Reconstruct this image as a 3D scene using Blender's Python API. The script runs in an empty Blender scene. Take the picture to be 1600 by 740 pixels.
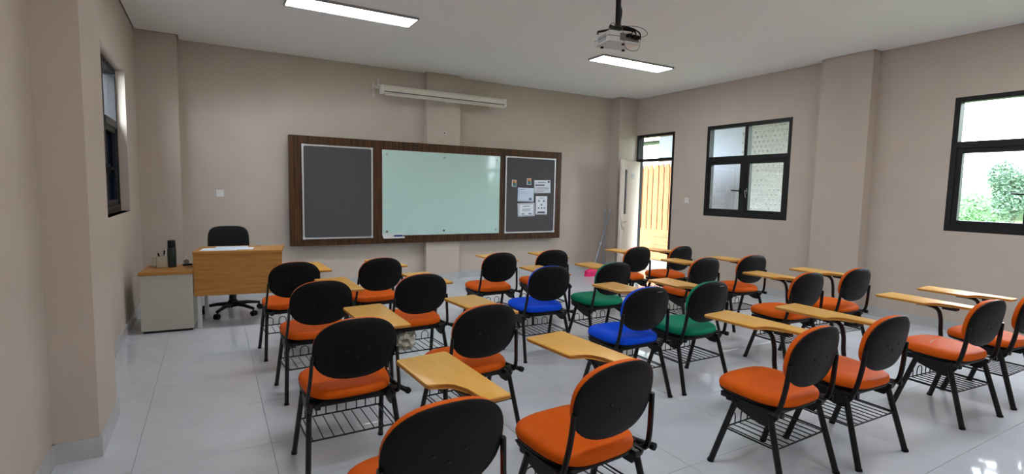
import bpy, bmesh, math, random
from mathutils import Vector, Matrix
random.seed(7)
PI = math.pi
S = bpy.context.scene
C = S.collection

# ------------------------------------------------------------------ camera
F_PX, YAW, PITCH, ROLL, EYE = 815.389, .5224098, -.0884358, .0209446, 1.35
cd = bpy.data.cameras.new('camera'); cam = bpy.data.objects.new('camera', cd); C.objects.link(cam)
cd.sensor_width = 36; cd.lens = F_PX / 1600 * 36; cd.clip_start = .02; cd.clip_end = 500
_f = Vector((math.sin(YAW)*math.cos(PITCH), math.cos(YAW)*math.cos(PITCH), math.sin(PITCH)))
_r = Vector((math.cos(YAW), -math.sin(YAW), 0)); _u = _r.cross(_f)
_r2 = math.cos(ROLL)*_r + math.sin(ROLL)*_u; _u2 = -math.sin(ROLL)*_r + math.cos(ROLL)*_u
cam.matrix_world = Matrix(((_r2.x, _u2.x, -_f.x, 0), (_r2.y, _u2.y, -_f.y, 0), (_r2.z, _u2.z, -_f.z, EYE), (0, 0, 0, 1)))
S.camera = cam

# ------------------------------------------------------------------ sky and exposure
w = bpy.data.worlds.new('overcast_sky'); S.world = w; w.use_nodes = True
bg = w.node_tree.nodes['Background']
bg.inputs['Color'].default_value = (.80, .91, 1.0, 1); bg.inputs['Strength'].default_value = 6.0
LAMP = 6.5
S.view_settings.view_transform = 'Standard'; S.view_settings.look = 'None'
S.view_settings.gamma = 1; S.view_settings.use_curve_mapping = False
S.view_settings.exposure = 1.97

# ------------------------------------------------------------------ materials
def srgb(r, g, b):
    f = lambda c: (c/255/12.92) if c/255 <= .04045 else ((c/255+.055)/1.055)**2.4
    return (f(r), f(g), f(b), 1)
def mat(name, col, rough=.5, spec=.5, metal=0, coat=0, noise=None, bump=None, emit=None, vary=None):
    """col: sRGB triple. noise=(scale xyz, second colour, amount); bump=(scale, strength, distance)."""
    m = bpy.data.materials.new(name); m.use_nodes = True
    nt = m.node_tree; n = nt.nodes; l = nt.links; p = n['Principled BSDF']
    p.inputs['Base Color'].default_value = srgb(*col)
    p.inputs['Roughness'].default_value = rough; p.inputs['Specular IOR Level'].default_value = spec
    p.inputs['Metallic'].default_value = metal; p.inputs['Coat Weight'].default_value = coat
    tc = n.new('ShaderNodeTexCoord')
    if noise:
        sc, c2, lo, hi = noise
        mp = n.new('ShaderNodeMapping'); mp.inputs['Scale'].default_value = sc
        nz = n.new('ShaderNodeTexNoise'); nz.inputs['Scale'].default_value = 1; nz.inputs['Detail'].default_value = 6
        rp = n.new('ShaderNodeMapRange'); rp.inputs[1].default_value = lo; rp.inputs[2].default_value = hi
        mx = n.new('ShaderNodeMix'); mx.data_type = 'RGBA'
        mx.inputs[6].default_value = srgb(*col); mx.inputs[7].default_value = srgb(*c2)
        l.new(tc.outputs['Object'], mp.inputs[0]); l.new(mp.outputs[0], nz.inputs['Vector'])
        l.new(nz.outputs['Fac'], rp.inputs[0]); l.new(rp.outputs[0], mx.inputs[0]); l.new(mx.outputs[2], p.inputs['Base Color'])
        src = mx.outputs[2]
    else: src = None
    if vary and src:
        oi = n.new('ShaderNodeObjectInfo'); hs = n.new('ShaderNodeHueSaturation')
        r = n.new('ShaderNodeMapRange'); r.inputs[3].default_value = 1-vary; r.inputs[4].default_value = 1+vary
        l.new(oi.outputs['Random'], r.inputs[0]); l.new(r.outputs[0], hs.inputs['Value']); l.new(src, hs.inputs['Color'])
        l.new(hs.outputs[0], p.inputs['Base Color'])
    if bump:
        nb = n.new('ShaderNodeTexNoise'); nb.inputs['Scale'].default_value = bump[0]; nb.inputs['Detail'].default_value = 3
        b = n.new('ShaderNodeBump'); b.inputs['Strength'].default_value = bump[1]; b.inputs['Distance'].default_value = bump[2]
        l.new(tc.outputs['Object'], nb.inputs['Vector']); l.new(nb.outputs['Fac'], b.inputs['Height']); l.new(b.outputs[0], p.inputs['Normal'])
    if emit:
        p.inputs['Emission Color'].default_value = (*emit[0], 1); p.inputs['Emission Strength'].default_value = emit[1]
    return m
def glass_mat(name, tint=(1, 1, 1), refl=.06):
    m = bpy.data.materials.new(name); m.use_nodes = True
    nt = m.node_tree; n = nt.nodes; n.remove(n['Principled BSDF'])
    t = n.new('ShaderNodeBsdfTransparent'); t.inputs[0].default_value = (*tint, 1)
    g = n.new('ShaderNodeBsdfGlossy'); g.inputs['Roughness'].default_value = .02
    mx = n.new('ShaderNodeMixShader'); mx.inputs[0].default_value = refl
    nt.links.new(t.outputs[0], mx.inputs[1]); nt.links.new(g.outputs[0], mx.inputs[2])
    nt.links.new(mx.outputs[0], n['Material Output'].inputs[0])
    return m
M = {}
M['wall'] = mat('wall_paint', (196, 183, 171), .75, .25, noise=((3, 3, 3), (191, 178, 166), .35, .7), bump=(160, .12, .002))
M['ceil'] = mat('ceiling_paint', (238, 236, 233), .85, .2, bump=(90, .05, .002))
M['gap'] = mat('shadow_gap', (92, 84, 76), .9, .1)
M['grout'] = mat('grout', (168, 171, 176), .8)
M['tile'] = mat('glazed_tile', (204, 209, 217), .07, .6, noise=((5, 5, 5), (197, 202, 211), .35, .7), vary=.012)
M['skirt'] = mat('skirting_tile', (190, 191, 192), .25, .5, noise=((9, 9, 9), (180, 181, 183), .35, .7))
M['alu_black'] = mat('black_aluminium', (22, 21, 23), .5, .3, noise=((40, 40, 40), (31, 30, 31), .3, .7))
M['glass'] = glass_mat('clear_glass')
M['glass_dark'] = glass_mat('tinted_glass', (.10, .12, .17), .08)
M['chrome'] = mat('chrome', (205, 205, 208), .22, .5, 1, noise=((60, 60, 60), (190, 190, 195), .3, .7))
M['alu'] = mat('aluminium_trim', (205, 206, 206), .35, .5, .6, noise=((80, 80, 80), (190, 191, 192), .3, .7))
M['black'] = mat('black_steel', (13, 13, 14), .38, .35, noise=((50, 50, 50), (17, 17, 18), .3, .7))
M['shell'] = mat('black_plastic', (13, 13, 14), .48, .16, bump=(700, .12, .0008), noise=((9, 9, 9), (17, 17, 18), .3, .7))
def fabric(nm, c, c2): return mat(nm, c, .6, .12, noise=((14, 14, 14), c2, .35, .7), bump=(900, .15, .0006))
M['orange'] = fabric('orange_vinyl', (210, 91, 10), (203, 85, 7))
M['blue'] = fabric('blue_vinyl', (2, 78, 222), (1, 70, 210))
M['green'] = fabric('green_vinyl', (6, 132, 98), (4, 123, 90))
M['tablet'] = mat('beech_laminate', (224, 171, 80), .34, .4, noise=((60, 5, 60), (213, 157, 68), .3, .72), vary=.05)
M['tablet_edge'] = mat('beech_edge_band', (178, 122, 52), .45)
M['desk_wood'] = mat('desk_laminate', (186, 132, 66), .42, .45, noise=((4, 60, 45), (166, 112, 50), .32, .7))
M['cab_grey'] = mat('grey_laminate', (190, 188, 175), .5, .4, noise=((30, 30, 30), (184, 182, 170), .3, .7))
M['leg_grey'] = mat('light_grey_metal', (206, 208, 212), .4, .5, noise=((30, 30, 30), (198, 200, 204), .3, .7))
M['walnut'] = mat('walnut_laminate', (86, 57, 34), .42, .2, noise=((70, 4, 2.2), (46, 30, 18), .36, .66))
M['felt'] = mat('grey_felt', (88, 86, 87), .95, .1, noise=((260, 260, 260), (77, 75, 77), .35, .65), bump=(500, .3, .001))
M['board'] = mat('glass_whiteboard', (184, 214, 206), .07, .35, noise=((2, 2, 2), (181, 212, 204), .3, .7))
M['white'] = mat('white_plastic', (226, 225, 222), .45, .45, noise=((30, 30, 30), (221, 220, 217), .3, .7))
M['paper'] = mat('paper', (226, 230, 238), .8, .2, noise=((60, 60, 60), (220, 225, 235), .3, .7))
M['paper_blue'] = mat('pale_blue_paper', (206, 220, 238), .8, .2, noise=((60, 60, 60), (200, 214, 234), .3, .7))
M['ink'] = mat('ink', (108, 114, 130), .8, .1)
M['ink_dark'] = mat('dark_ink', (60, 66, 84), .8, .1)
M['card_orange'] = mat('orange_print', (206, 150, 100), .7, .2)
M['card_teal'] = mat('teal_print', (84, 128, 132), .7, .2)
M['blue_plastic'] = mat('blue_plastic', (12, 52, 120), .4, .5)
M['door'] = mat('door_paint', (222, 212, 200), .5, .4, noise=((8, 8, 8), (218, 207, 195), .3, .7))
M['screen_white'] = mat('cream_enamel', (218, 211, 198), .45, .4, noise=((20, 20, 20), (212, 205, 192), .3, .7))
M['dark_line'] = mat('dark_slot', (70, 80, 84), .6)
M['proj'] = mat('projector_plastic', (206, 205, 202), .35, .5, noise=((30, 30, 30), (200, 199, 197), .3, .7))
M['lens'] = mat('lens_glass', (16, 18, 26), .08, .7)
M['cable_grey'] = mat('grey_cable', (120, 116, 112), .6)
M['thermos'] = mat('dark_green_steel', (22, 34, 32), .35, .5, noise=((30, 30, 30), (27, 40, 38), .3, .7))
M['basket'] = mat('beige_ceramic', (186, 180, 160), .6, .3, noise=((50, 50, 50), (172, 166, 146), .3, .7))
M['pink'] = mat('pink_plastic', (235, 32, 110), .45, .45, noise=((30, 30, 30), (226, 26, 101), .3, .7))
M['pole_blue'] = mat('blue_grey_pole', (150, 164, 182), .4, .5, noise=((30, 30, 30), (142, 156, 175), .3, .7))
M['pole_white'] = mat('pale_metal_pole', (196, 198, 204), .35, .5, noise=((30, 30, 30), (188, 190, 197), .3, .7))
M['pine'] = mat('knotty_pine', (168, 108, 60), .6, .3, noise=((30, 30, 3), (136, 78, 38), .38, .75), vary=.07)
M['pine_h'] = mat('knotty_pine_boards', (168, 106, 58), .6, .3, noise=((30, 4, 30), (132, 74, 36), .4, .75), vary=.07)
M['render_grey'] = mat('pale_grey_render', (168, 173, 181), .8, .2, noise=((4, 4, 4), (160, 166, 175), .3, .7))
M['screen_block'] = mat('white_concrete', (168, 168, 166), .75, .2, noise=((20, 20, 20), (156, 156, 154), .3, .7))
M['concrete'] = mat('concrete', (150, 148, 144), .85, .2, noise=((6, 6, 6), (136, 134, 130), .3, .7))
M['canopy'] = mat('grey_roof_sheet', (132, 130, 128), .7, .3, noise=((5, 40, 5), (118, 116, 114), .3, .7))
M['darkwall'] = mat('dark_slate_render', (34, 38, 46), .9, .1, noise=((6, 6, 6), (28, 31, 39), .3, .7))
M['ground'] = mat('grass_slope', (84, 102, 66), .9, .1, noise=((1.5, 1.5, 1.5), (70, 88, 54), .35, .7))
M['asphalt'] = mat('asphalt', (96, 94, 92), .9, .1, noise=((20, 20, 20), (84, 82, 80), .3, .7))
M['leaf'] = mat('leaf_green', (74, 114, 62), .6, .3, noise=((2, 2, 2), (56, 94, 50), .35, .7))
M['leaf2'] = mat('leaf_dusky_green', (86, 110, 86), .6, .3, noise=((2, 2, 2), (68, 94, 74), .35, .7))
M['bark'] = mat('bark', (92, 78, 62), .9, .1, noise=((10, 10, 3), (72, 60, 48), .35, .7))
M['lamp'] = mat('light_diffuser', (255, 255, 255), .5, .2, emit=((.95, .98, 1.0), LAMP))
M['lamp_frame'] = mat('lamp_frame', (150, 152, 156), .5, .4)
M['hatch'] = mat('grey_sign', (186, 190, 196), .5)
M['bag'] = mat('clear_plastic_bag', (196, 196, 182), .3, .6, noise=((25, 25, 25), (120, 118, 96), .4, .7))

# ------------------------------------------------------------------ mesh helpers
def new(): return bmesh.new()
def box(bm, x0, x1, y0, y1, z0, z1, bevel=0):
    v = [bm.verts.new((x, y, z)) for x in (x0, x1) for y in (y0, y1) for z in (z0, z1)]
    fs = [bm.faces.new([v[i] for i in q]) for q in ((0, 1, 3, 2), (4, 6, 7, 5), (0, 4, 5, 1), (2, 3, 7, 6), (0, 2, 6, 4), (1, 5, 7, 3))]
    if bevel:
        es = list({e for f in fs for e in f.edges})
        bmesh.ops.bevel(bm, geom=es, offset=bevel, segments=2, profile=.5, affect='EDGES')
    return v
def prism(bm, pts, z0, z1, bevel=0):
    a = [bm.verts.new((x, y, z0)) for x, y in pts]; b = [bm.verts.new((x, y, z1)) for x, y in pts]
    n = len(pts); fs = [bm.faces.new(list(reversed(a))), bm.faces.new(b)]
    for i in range(n): fs.append(bm.faces.new((a[i], a[(i+1) % n], b[(i+1) % n], b[i])))
    if bevel:
        bmesh.ops.bevel(bm, geom=list(fs[0].edges)+list(fs[1].edges), offset=bevel, segments=2, profile=.5, affect='EDGES')
def smooth_path(pts, sub=5):
    P = [Vector(p) for p in pts]; out = []
    for i in range(len(P)-1):
        a = P[max(i-1, 0)]; b = P[i]; c = P[i+1]; d = P[min(i+2, len(P)-1)]
        for k in range(sub):
            t = k/sub
            out.append(.5*((2*b)+(c-a)*t+(2*a-5*b+4*c-d)*t*t+(3*b-a-3*c+d)*t**3))
    return out+[P[-1]]
def tube(bm, pts, r, seg=8, flat=1.0, side=None):
    P = [Vector(p) for p in pts]; rings = []
    up0 = Vector(side) if side else None
    prev = None
    for i, p in enumerate(P):
        t = ((P[i+1] if i+1 < len(P) else p)-(P[i-1] if i else p)).normalized()
        if up0 is not None: a = up0
        elif prev is not None: a = prev
        else: a = Vector((0, 0, 1)) if abs(t.z) < .9 else Vector((1, 0, 0))
        b = t.cross(a).normalized(); a = b.cross(t).normalized(); prev = a
        rr = r[i] if isinstance(r, (list, tuple)) else r
        rings.append([bm.verts.new(p+a*math.cos(2*PI*k/seg)*rr*flat+b*math.sin(2*PI*k/seg)*rr) for k in range(seg)])
    for u, v in zip(rings, rings[1:]):
        for k in range(seg): bm.faces.new((u[k], u[(k+1) % seg], v[(k+1) % seg], v[k]))
    bm.faces.new(list(reversed(rings[0]))); bm.faces.new(rings[-1])
def lathe(bm, prof, cx=0, cy=0, cz=0, seg=20, sx=1, sy=1):
    rings = [[bm.verts.new((cx+r*sx*math.cos(2*PI*k/seg), cy+r*sy*math.sin(2*PI*k/seg), cz+z)) for k in range(seg)] for r, z in prof]
    for u, v in zip(rings, rings[1:]):
        for k in range(seg): bm.faces.new((u[k], u[(k+1) % seg], v[(k+1) % seg], v[k]))
    bm.faces.new(list(reversed(rings[0]))); bm.faces.new(rings[-1])
def rings_pad(bm, outline, levels, place):
    """outline: list of (a,b); levels: list of (scale, offset) from back to front; place maps (a,b,off)->xyz."""
    rs = [[bm.verts.new(place(a*s, b*s, o)) for a, b in outline] for s, o in levels]; n = len(outline)
    for u, v in zip(rs, rs[1:]):
        for k in range(n): bm.faces.new((u[k], u[(k+1) % n], v[(k+1) % n], v[k]))
    for r, o, rev in ((rs[0], levels[0][1], True), (rs[-1], levels[-1][1], False)):
        c = bm.verts.new(place(0, 0, o))
        for k in range(n):
            f = (r[k], r[(k+1) % n], c); bm.faces.new(tuple(reversed(f)) if rev else f)
def superell(hw, hh, n, seg=36):
    o = []
    for k in range(seg):
        t = 2*PI*k/seg; c, s = math.cos(t), math.sin(t)
        o.append((hw*math.copysign(abs(c)**(2/n), c), hh*math.copysign(abs(s)**(2/n), s)))
    return o
def obj(name, bm, material, parent=None, smooth=False, loc=None, rz=None):
    bmesh.ops.recalc_face_normals(bm, faces=bm.faces)
    me = bpy.data.meshes.new(name); bm.to_mesh(me); bm.free()
    o = bpy.data.objects.new(name, me); C.objects.link(o)
    me.materials.append(M[material] if isinstance(material, str) else material)
    if smooth:
        me.polygons.foreach_set('use_smooth', [True]*len(me.polygons))
        try: me.set_sharp_from_angle(angle=math.radians(40))
        except Exception: pass
    if parent: o.parent = parent
    if loc: o.location = loc
    if rz is not None: o.rotation_euler[2] = rz
    return o
def dupe(o, parent=None, loc=None):
    c = o.copy(); C.objects.link(c)
    if parent: c.parent = parent
    if loc is not None: c.location = loc
    return c
def tag(o, label, cat, group=None):
    o['label'] = label; o['category'] = cat
    if group: o['group'] = group
    return o
def thing(name, label, cat, loc=(0, 0, 0), rz=0, group=None):
    o = bpy.data.objects.new(name, None); C.objects.link(o); o.empty_display_size = .1
    o.location = loc; o.rotation_euler[2] = rz
    return tag(o, label, cat, group)
def struct(o): o['kind'] = 'structure'; return o
def sempty(name, loc=(0, 0, 0), rz=0):
    o = bpy.data.objects.new(name, None); C.objects.link(o); o.location = loc; o.rotation_euler[2] = rz
    return struct(o)
def bxo(name, material, parent, *b, bevel=0, smooth=False):
    bm = new(); box(bm, *b, bevel=bevel); return obj(name, bm, material, parent, smooth)

# ------------------------------------------------------------------ room shell
XL, XR, YB, YF, H, T = -.69, 6.6, -2.3, 7.3, 3.0, .15
WZ0, WZ1, WTR = 1.03, 2.385, 1.885
W1, W2, WL, DR = (4.185, 5.54), (1.11, 2.465), (4.88, 6.24), (6.19, 7.06)
def wall_holes(name, fixed0, fixed1, u0, u1, holes, axis='y', ztop=H+.05):
    us = sorted({u0, u1, *[h for q in holes for h in q[:2]]}); bm = new()
    for a, b in zip(us, us[1:]):
        zs = [(-.02, ztop)]
        for h0, h1, z0, z1 in holes:
            if a >= h0-1e-6 and b <= h1+1e-6: zs = [(-.02, z0), (z1, ztop)] if z0 > 0 else [(z1, ztop)]
        for z0, z1 in zs: box(bm, fixed0, fixed1, a, b, z0, z1) if axis == 'y' else box(bm, a, b, fixed0, fixed1, z0, z1)
    return struct(obj(name, bm, 'wall'))
wall_front = wall_holes('wall_front', YF, YF+T, XL-T, XR+T, [], 'x')
wall_back = wall_holes('wall_back', YB-T, YB, XL-T, XR+T, [], 'x')
wall_left = wall_holes('wall_left', XL-T, XL, YB, YF, [(*WL, WZ0+.05, WZ1+.02)])
wall_right = wall_holes('wall_right', XR, XR+T, YB, YF, [(*W1, WZ0, WZ1), (*W2, WZ0, WZ1), (*DR, 0, 2.37)])
# pillars (x0,x1,y0,y1)
PIL = {'front': [(XL, -.30, 7.07, YF), (2.70, 3.215, 7.19, YF), (6.19, XR, 7.08, YF)],
       'left': [(XL, -.51, 3.15, 3.68)], 'right': [(6.46, XR, 3.2, 3.77)]}
for side, par in (('front', wall_front), ('left', wall_left), ('right', wall_right)):
    for p in PIL[side]: bxo('pillar', 'wall', par, *p, 0, H)
# floor: grout bed with single tiles
bm = new(); box(bm, XL, XR, YB, YF, -.06, -.004); floor = struct(obj('floor', bm, 'grout'))
TS, J = .6, .0022
def tile_mesh(wd, dp):
    b = new(); box(b, J/2, wd-J/2, J/2, dp-J/2, -.012, 0)
    top = [e for e in b.edges if all(v.co.z > -.001 for v in e.verts)]
    bmesh.ops.bevel(b, geom=top, offset=.0012, segments=1, affect='EDGES'); return b
tcache = {}
xs = [XL]; x = XL+.33
while x < XR-.02: xs.append(x); x += TS
xs.append(XR); ys = [YB]; y = YB+.41
while y < YF-.02: ys.append(y); y += TS
ys.append(YF)
for x0, x1 in zip(xs, xs[1:]):
    for y0, y1 in zip(ys, ys[1:]):
        k = (round(x1-x0, 3), round(y1-y0, 3))
        if k in tcache: dupe(tcache[k], floor, (x0, y0, 0))
        else: tcache[k] = obj('tile', tile_mesh(*k), 'tile', floor, loc=(x0, y0, 0))
# ceiling board with a shadow gap along walls and pillars
G = .014
def inset_outline(g):
    a = XL+g; r = XR-g; t = YF-g; o = [(a, YB+g), (r, YB+g)]
    x0, _, y0, y1 = PIL['right'][0]; o += [(r, y0-g), (x0-g, y0-g), (x0-g, y1+g), (r, y1+g)]
    x0, _, y0, _ = PIL['front'][2]; o += [(r, y0-g), (x0-g, y0-g), (x0-g, t)]
    x0, x1, y0, _ = PIL['front'][1]; o += [(x1+g, t), (x1+g, y0-g), (x0-g, y0-g), (x0-g, t)]
    _, x1, y0, _ = PIL['front'][0]; o += [(x1+g, t), (x1+g, y0-g), (a, y0-g)]
    _, x1, y0, y1 = PIL['left'][0]; o += [(a, y1+g), (x1+g, y1+g), (x1+g, y0-g), (a, y0-g)]
    return o
bm = new(); prism(bm, inset_outline(G), H, H+.02); ceiling = struct(obj('ceiling', bm, 'ceil'))
bm = new(); box(bm, XL-T, XR+T, YB-T, YF+T, H+.05, H+.2); obj('roof_slab', bm, 'gap', ceiling)
# skirting of cut floor tile
SK, ST = .1, .012
def skirt(name, runs):
    b = new()
    for r in runs: box(b, *r, 0, SK)
    struct(obj(name, b, 'skirt'))
skirt('baseboard_front', [(-.30, 2.70, YF-ST, YF), (3.215, 6.19, YF-ST, YF), (XL+ST, -.30+ST, 7.07-ST, 7.07), (-.30, -.30+ST, 7.07, YF-ST),
      (2.70-ST, 3.215+ST, 7.19-ST, 7.19), (2.70-ST, 2.70, 7.19, YF-ST), (3.215, 3.215+ST, 7.19, YF-ST), (6.19-ST, XR-.01, 7.08-ST, 7.08), (6.19-ST, 6.19, 7.08, YF-ST)])
skirt('baseboard_left', [(XL, XL+ST, YB, 3.15), (XL, XL+ST, 3.68, 7.07), (XL, -.51+ST, 3.15-ST, 3.15), (-.51, -.51+ST, 3.15, 3.68), (XL+ST, -.51+ST, 3.68, 3.68+ST)])
skirt('baseboard_right', [(XR-ST, XR, YB, 3.2), (XR-ST, XR, 3.77, DR[0]-.05), (6.46-ST, XR-ST, 3.2-ST, 3.2), (6.46-ST, 6.46, 3.2, 3.77), (6.46-ST, XR-ST, 3.77, 3.77+ST)])

# ------------------------------------------------------------------ windows (local: x across, y = depth outward, z up)
def make_window(name, wd, z0, z1, ztr, loc, rz, glass='glass', handles=True, upper='glass'):
    r = sempty(name, loc, rz); D = .1; fw = .05; mw = .055
    for nm, b in (('frame_jamb', (0, fw, 0, D, z0, z1)), ('frame_jamb', (wd-fw, wd, 0, D, z0, z1)), ('frame_head', (fw, wd-fw, 0, D, z1-fw, z1)),
                  ('frame_sill', (fw, wd-fw, 0, D, z0, z0+fw+.015)), ('mullion', (wd/2-mw/2, wd/2+mw/2, .005, D-.005, z0+fw+.015, z1-fw)),
                  ('transom', (fw, wd/2-mw/2, 0, D, ztr-.035, ztr+.035)), ('transom', (wd/2+mw/2, wd-fw, 0, D, ztr-.035, ztr+.035))):
        bxo(nm, 'alu_black', r, *b, bevel=.004)
    for i, (a, b) in enumerate(((fw, wd/2-mw/2), (wd/2+mw/2, wd-fw))):
        bxo('pane', upper, r, a, b, .052, .058, ztr+.035, z1-fw)
        sw = .048; q0, q1 = z0+fw+.015, ztr-.035
        bm = new()
        for e in ((a, a+sw, .01, .07, q0, q1), (b-sw, b, .01, .07, q0, q1), (a+sw, b-sw, .01, .07, q0, q0+sw), (a+sw, b-sw, .01, .07, q1-sw, q1)): box(bm, *e, bevel=.003)
        s = obj('sash', bm, 'alu_black', r)
        bxo('pane', glass, s, a+sw, b-sw, .037, .043, q0+sw, q1-sw)
        if handles:
            bm = new(); x = b-sw/2 if i == 0 else a+sw/2; zc = q0+.32
            box(bm, x-.012, x+.012, -.012, .01, zc-.04, zc+.04, bevel=.003)
            tube(bm, [(x, -.01, zc), (x, -.04, zc)], .008)
            tube(bm, [(x, -.04, zc), (x-.11, -.045, zc+.005)] if i == 0 else smooth_path([(x, -.04, zc), (x+.01, -.045, zc-.05), (x+.018, -.04, zc-.1)]), .009)
            obj('window_handle', bm, 'alu_black', s, True)
    return r
# on the right wall local x runs along -y (seen left to right), depth along +x
make_window('window_1', W1[1]-W1[0], WZ0, WZ1, WTR, (XR, W1[1], 0), -PI/2)
make_window('window_2', W2[1]-W2[0], WZ0, WZ1, WTR+.02, (XR, W2[1], 0), -PI/2)
make_window('window_3', WL[1]-WL[0], WZ0+.05, WZ1+.02, WTR, (XL-.07, WL[0], 0), PI/2, 'glass_dark')
bxo('trim_1', 'wall', None, XL-.07, XL+.004, *WL, WZ0+.02, WZ0+.05)
struct(bpy.data.objects['trim_1'])

# ------------------------------------------------------------------ door
door = sempty('door_1', (XR, 0, 0))
fr = .045
for nm, b in (('door_jamb', (-.005, .12, DR[1]-fr, DR[1], 0, 2.37)), ('door_jamb', (-.005, .12, DR[0], DR[0]+fr, 0, 2.37)),
              ('door_head', (-.005, .12, DR[0]+fr, DR[1]-fr, 2.37-fr, 2.37)), ('transom_bar', (-.005, .12, DR[0]+fr, DR[1]-fr, 1.905, 1.955))):
    bxo(nm, 'alu_black', door, *b, bevel=.004)
bxo('pane', 'glass', door, .05, .056, DR[0]+fr, DR[1]-fr, 1.955, 2.37-fr)
# leaf: local x from hinge to free edge, y = thickness
LA = math.radians(63); LW = .83
leaf = sempty('door_leaf', (0-.005, DR[1]-fr-.002, 0), 0); del leaf['kind']; leaf.parent = door
leaf.rotation_euler[2] = math.atan2(-math.cos(LA), -math.sin(LA))
bm = new(); sl0, sl1, sz0, sz1 = LW-.21, LW-.11, 1.0, 1.74
for b in ((0, sl0, 0, .04, .008, 1.90), (sl1, LW, 0, .04, .008, 1.90), (sl0, sl1, 0, .04, .008, sz0), (sl0, sl1, 0, .04, sz1, 1.90)): box(bm, *b)
o = obj('leaf_panel', bm, 'door', leaf)
bm = new()
for b in ((sl0-.012, sl0, -.006, .046, sz0-.012, sz1+.012), (sl1, sl1+.012, -.006, .046, sz0-.012, sz1+.012), (sl0, sl1, -.006, .046, sz0-.012, sz0), (sl0, sl1, -.006, .046, sz1, sz1+.012)): box(bm, *b)
obj('slot_frame', bm, 'white', leaf)
bxo('slot_glass', 'glass_dark', leaf, sl0, sl1, .017, .023, sz0, sz1)
for ys in (1, -1):
    y0 = .04 if ys > 0 else 0
    bm = new(); box(bm, LW-.085, LW-.045, min(y0, y0+ys*.006), max(y0, y0+ys*.006), .74, .92, bevel=.002)
    tube(bm, [(LW-.065, y0, .87), (LW-.065, y0+ys*.045, .87)], .009)
    tube(bm, smooth_path([(LW-.065, y0+ys*.045, .87), (LW-.12, y0+ys*.05, .872), (LW-.18, y0+ys*.045, .868)]), .009)
    obj('handle', bm, 'chrome', leaf, True)
    bxo('door_plate', 'hatch', leaf, .27, .43, min(y0, y0+ys*.003), max(y0, y0+ys*.003), 1.60, 1.68, bevel=.001)
bm = new(); tube(bm, [(LW-.065, .046, .79), (LW-.065, .07, .79)], .004)
tube(bm, [(LW-.065+.018*math.cos(t*PI/6), .068, .772+.018*math.sin(t*PI/6)) for t in range(13)], .0018, 5)
for a in (-.25, .1, .35): 
    d = Vector((math.sin(a), 0, -math.cos(a))); p = Vector((LW-.065, .068, .756))
    tube(bm, [p, p+d*.025], .009, 6); tube(bm, [p+d*.025, p+d*.06], .004, 4)
obj('hanging_keys', bm, 'chrome', leaf, True)
for z in (.25, .95, 1.65):
    bm = new(); tube(bm, [(0, -.006, z-.05), (0, -.006, z+.05)], .007); obj('hinge', bm, 'chrome', leaf, True)

# ------------------------------------------------------------------ ceiling lights
def light_panel(x0, y0, wd, dp, label):
    t = thing('ceiling_light', label, 'light', (x0, y0, H), 0, 'flat ceiling light panels'); e = .012
    bm = new()
    for b in ((0, wd, 0, e, -.022, 0), (0, wd, dp-e, dp, -.022, 0), (0, e, e, dp-e, -.022, 0), (wd-e, wd, e, dp-e, -.022, 0)): box(bm, *b)
    obj('frame', bm, 'lamp_frame', t); bxo('diffuser', 'lamp', t, e, wd-e, e, dp-e, -.018, -.004)
light_panel(.61, 5.0, 1.18, .30, 'lit rectangular ceiling light panel on the teacher desk side')
light_panel(4.10, 5.02, 1.18, .30, 'lit rectangular ceiling light panel on the door side')
light_panel(.61, 1.3, 1.18, .30, 'added unseen ceiling light panel over the rear chair rows, desk side')  # this pair is out of view, added to raise the room's light level
light_panel(4.10, 1.3, 1.18, .30, 'added unseen ceiling light panel over the rear chair rows, door side')

light_panel(.61, -1.5, 1.18, .30, 'added unseen ceiling light panel by the back wall, desk side')  # second unseen pair, added to brighten the left wall and near pillar
light_panel(4.10, -1.5, 1.18, .30, 'added unseen ceiling light panel by the back wall, door side')

# ------------------------------------------------------------------ front wall fittings
PF = 7.13
panel = tag(bxo('backing_panel', 'walnut', None, .85, 5.02, PF, 7.188, .583, 1.992, bevel=.003), 'long dark walnut backing panel holding the boards on the front wall', 'panel')
def pin_board(x0, x1, z0, z1, label):
    t = thing('pin_board', label, 'pin board', (x0, PF, z0)); wd, ht = x1-x0, z1-z0; e = .022
    bxo('felt_surface', 'felt', t, e, wd-e, -.014, -.002, e, ht-e)
    for b in ((0, wd, -.024, 0, 0, e), (0, wd, -.024, 0, ht-e, ht), (0, e, -.024, 0, e, ht-e), (wd-e, wd, -.024, 0, e, ht-e)): bxo('frame_rail', 'alu', t, *b, bevel=.004)
    for cx in (0, wd):
        for cz in (0, ht):
            bxo('corner_cap', 'leg_grey', t, cx-(.032 if cx else .002), cx+(.002 if cx else .032), -.027, -.0005, cz-(.032 if cz else .002), cz+(.002 if cz else .032), bevel=.006)
pin_board(1.0, 1.9, .668, 1.885, 'empty grey felt pin board with silver frame')
pin_board(3.955, 4.893, .682, 1.882, 'grey felt pin board with pinned papers and silver frame')
wb = thing('glass_whiteboard', 'large pale green glass writing board between the pin boards', 'whiteboard', (2.035, PF, .695))
bxo('glass_sheet', 'board', wb, 0, 1.818, -.026, -.018, 0, 1.172, bevel=.002)
bxo('white_backing', 'white', wb, -.004, 1.822, -.018, -.0005, -.004, 1.176)
for bx_ in (.055, .9, 1.76):
    for bz in (.055, 1.115):
        bm = new(); lathe(bm, [(.016, 0), (.017, .006), (.013, .011), (.003, .012)], seg=16)
        bmesh.ops.rotate(bm, verts=bm.verts, matrix=Matrix.Rotation(PI/2, 3, 'X')); bmesh.ops.translate(bm, verts=bm.verts, vec=(bx_, -.026, bz))
        obj('standoff_bolt', bm, 'chrome', wb, True)
bm = new()
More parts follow.
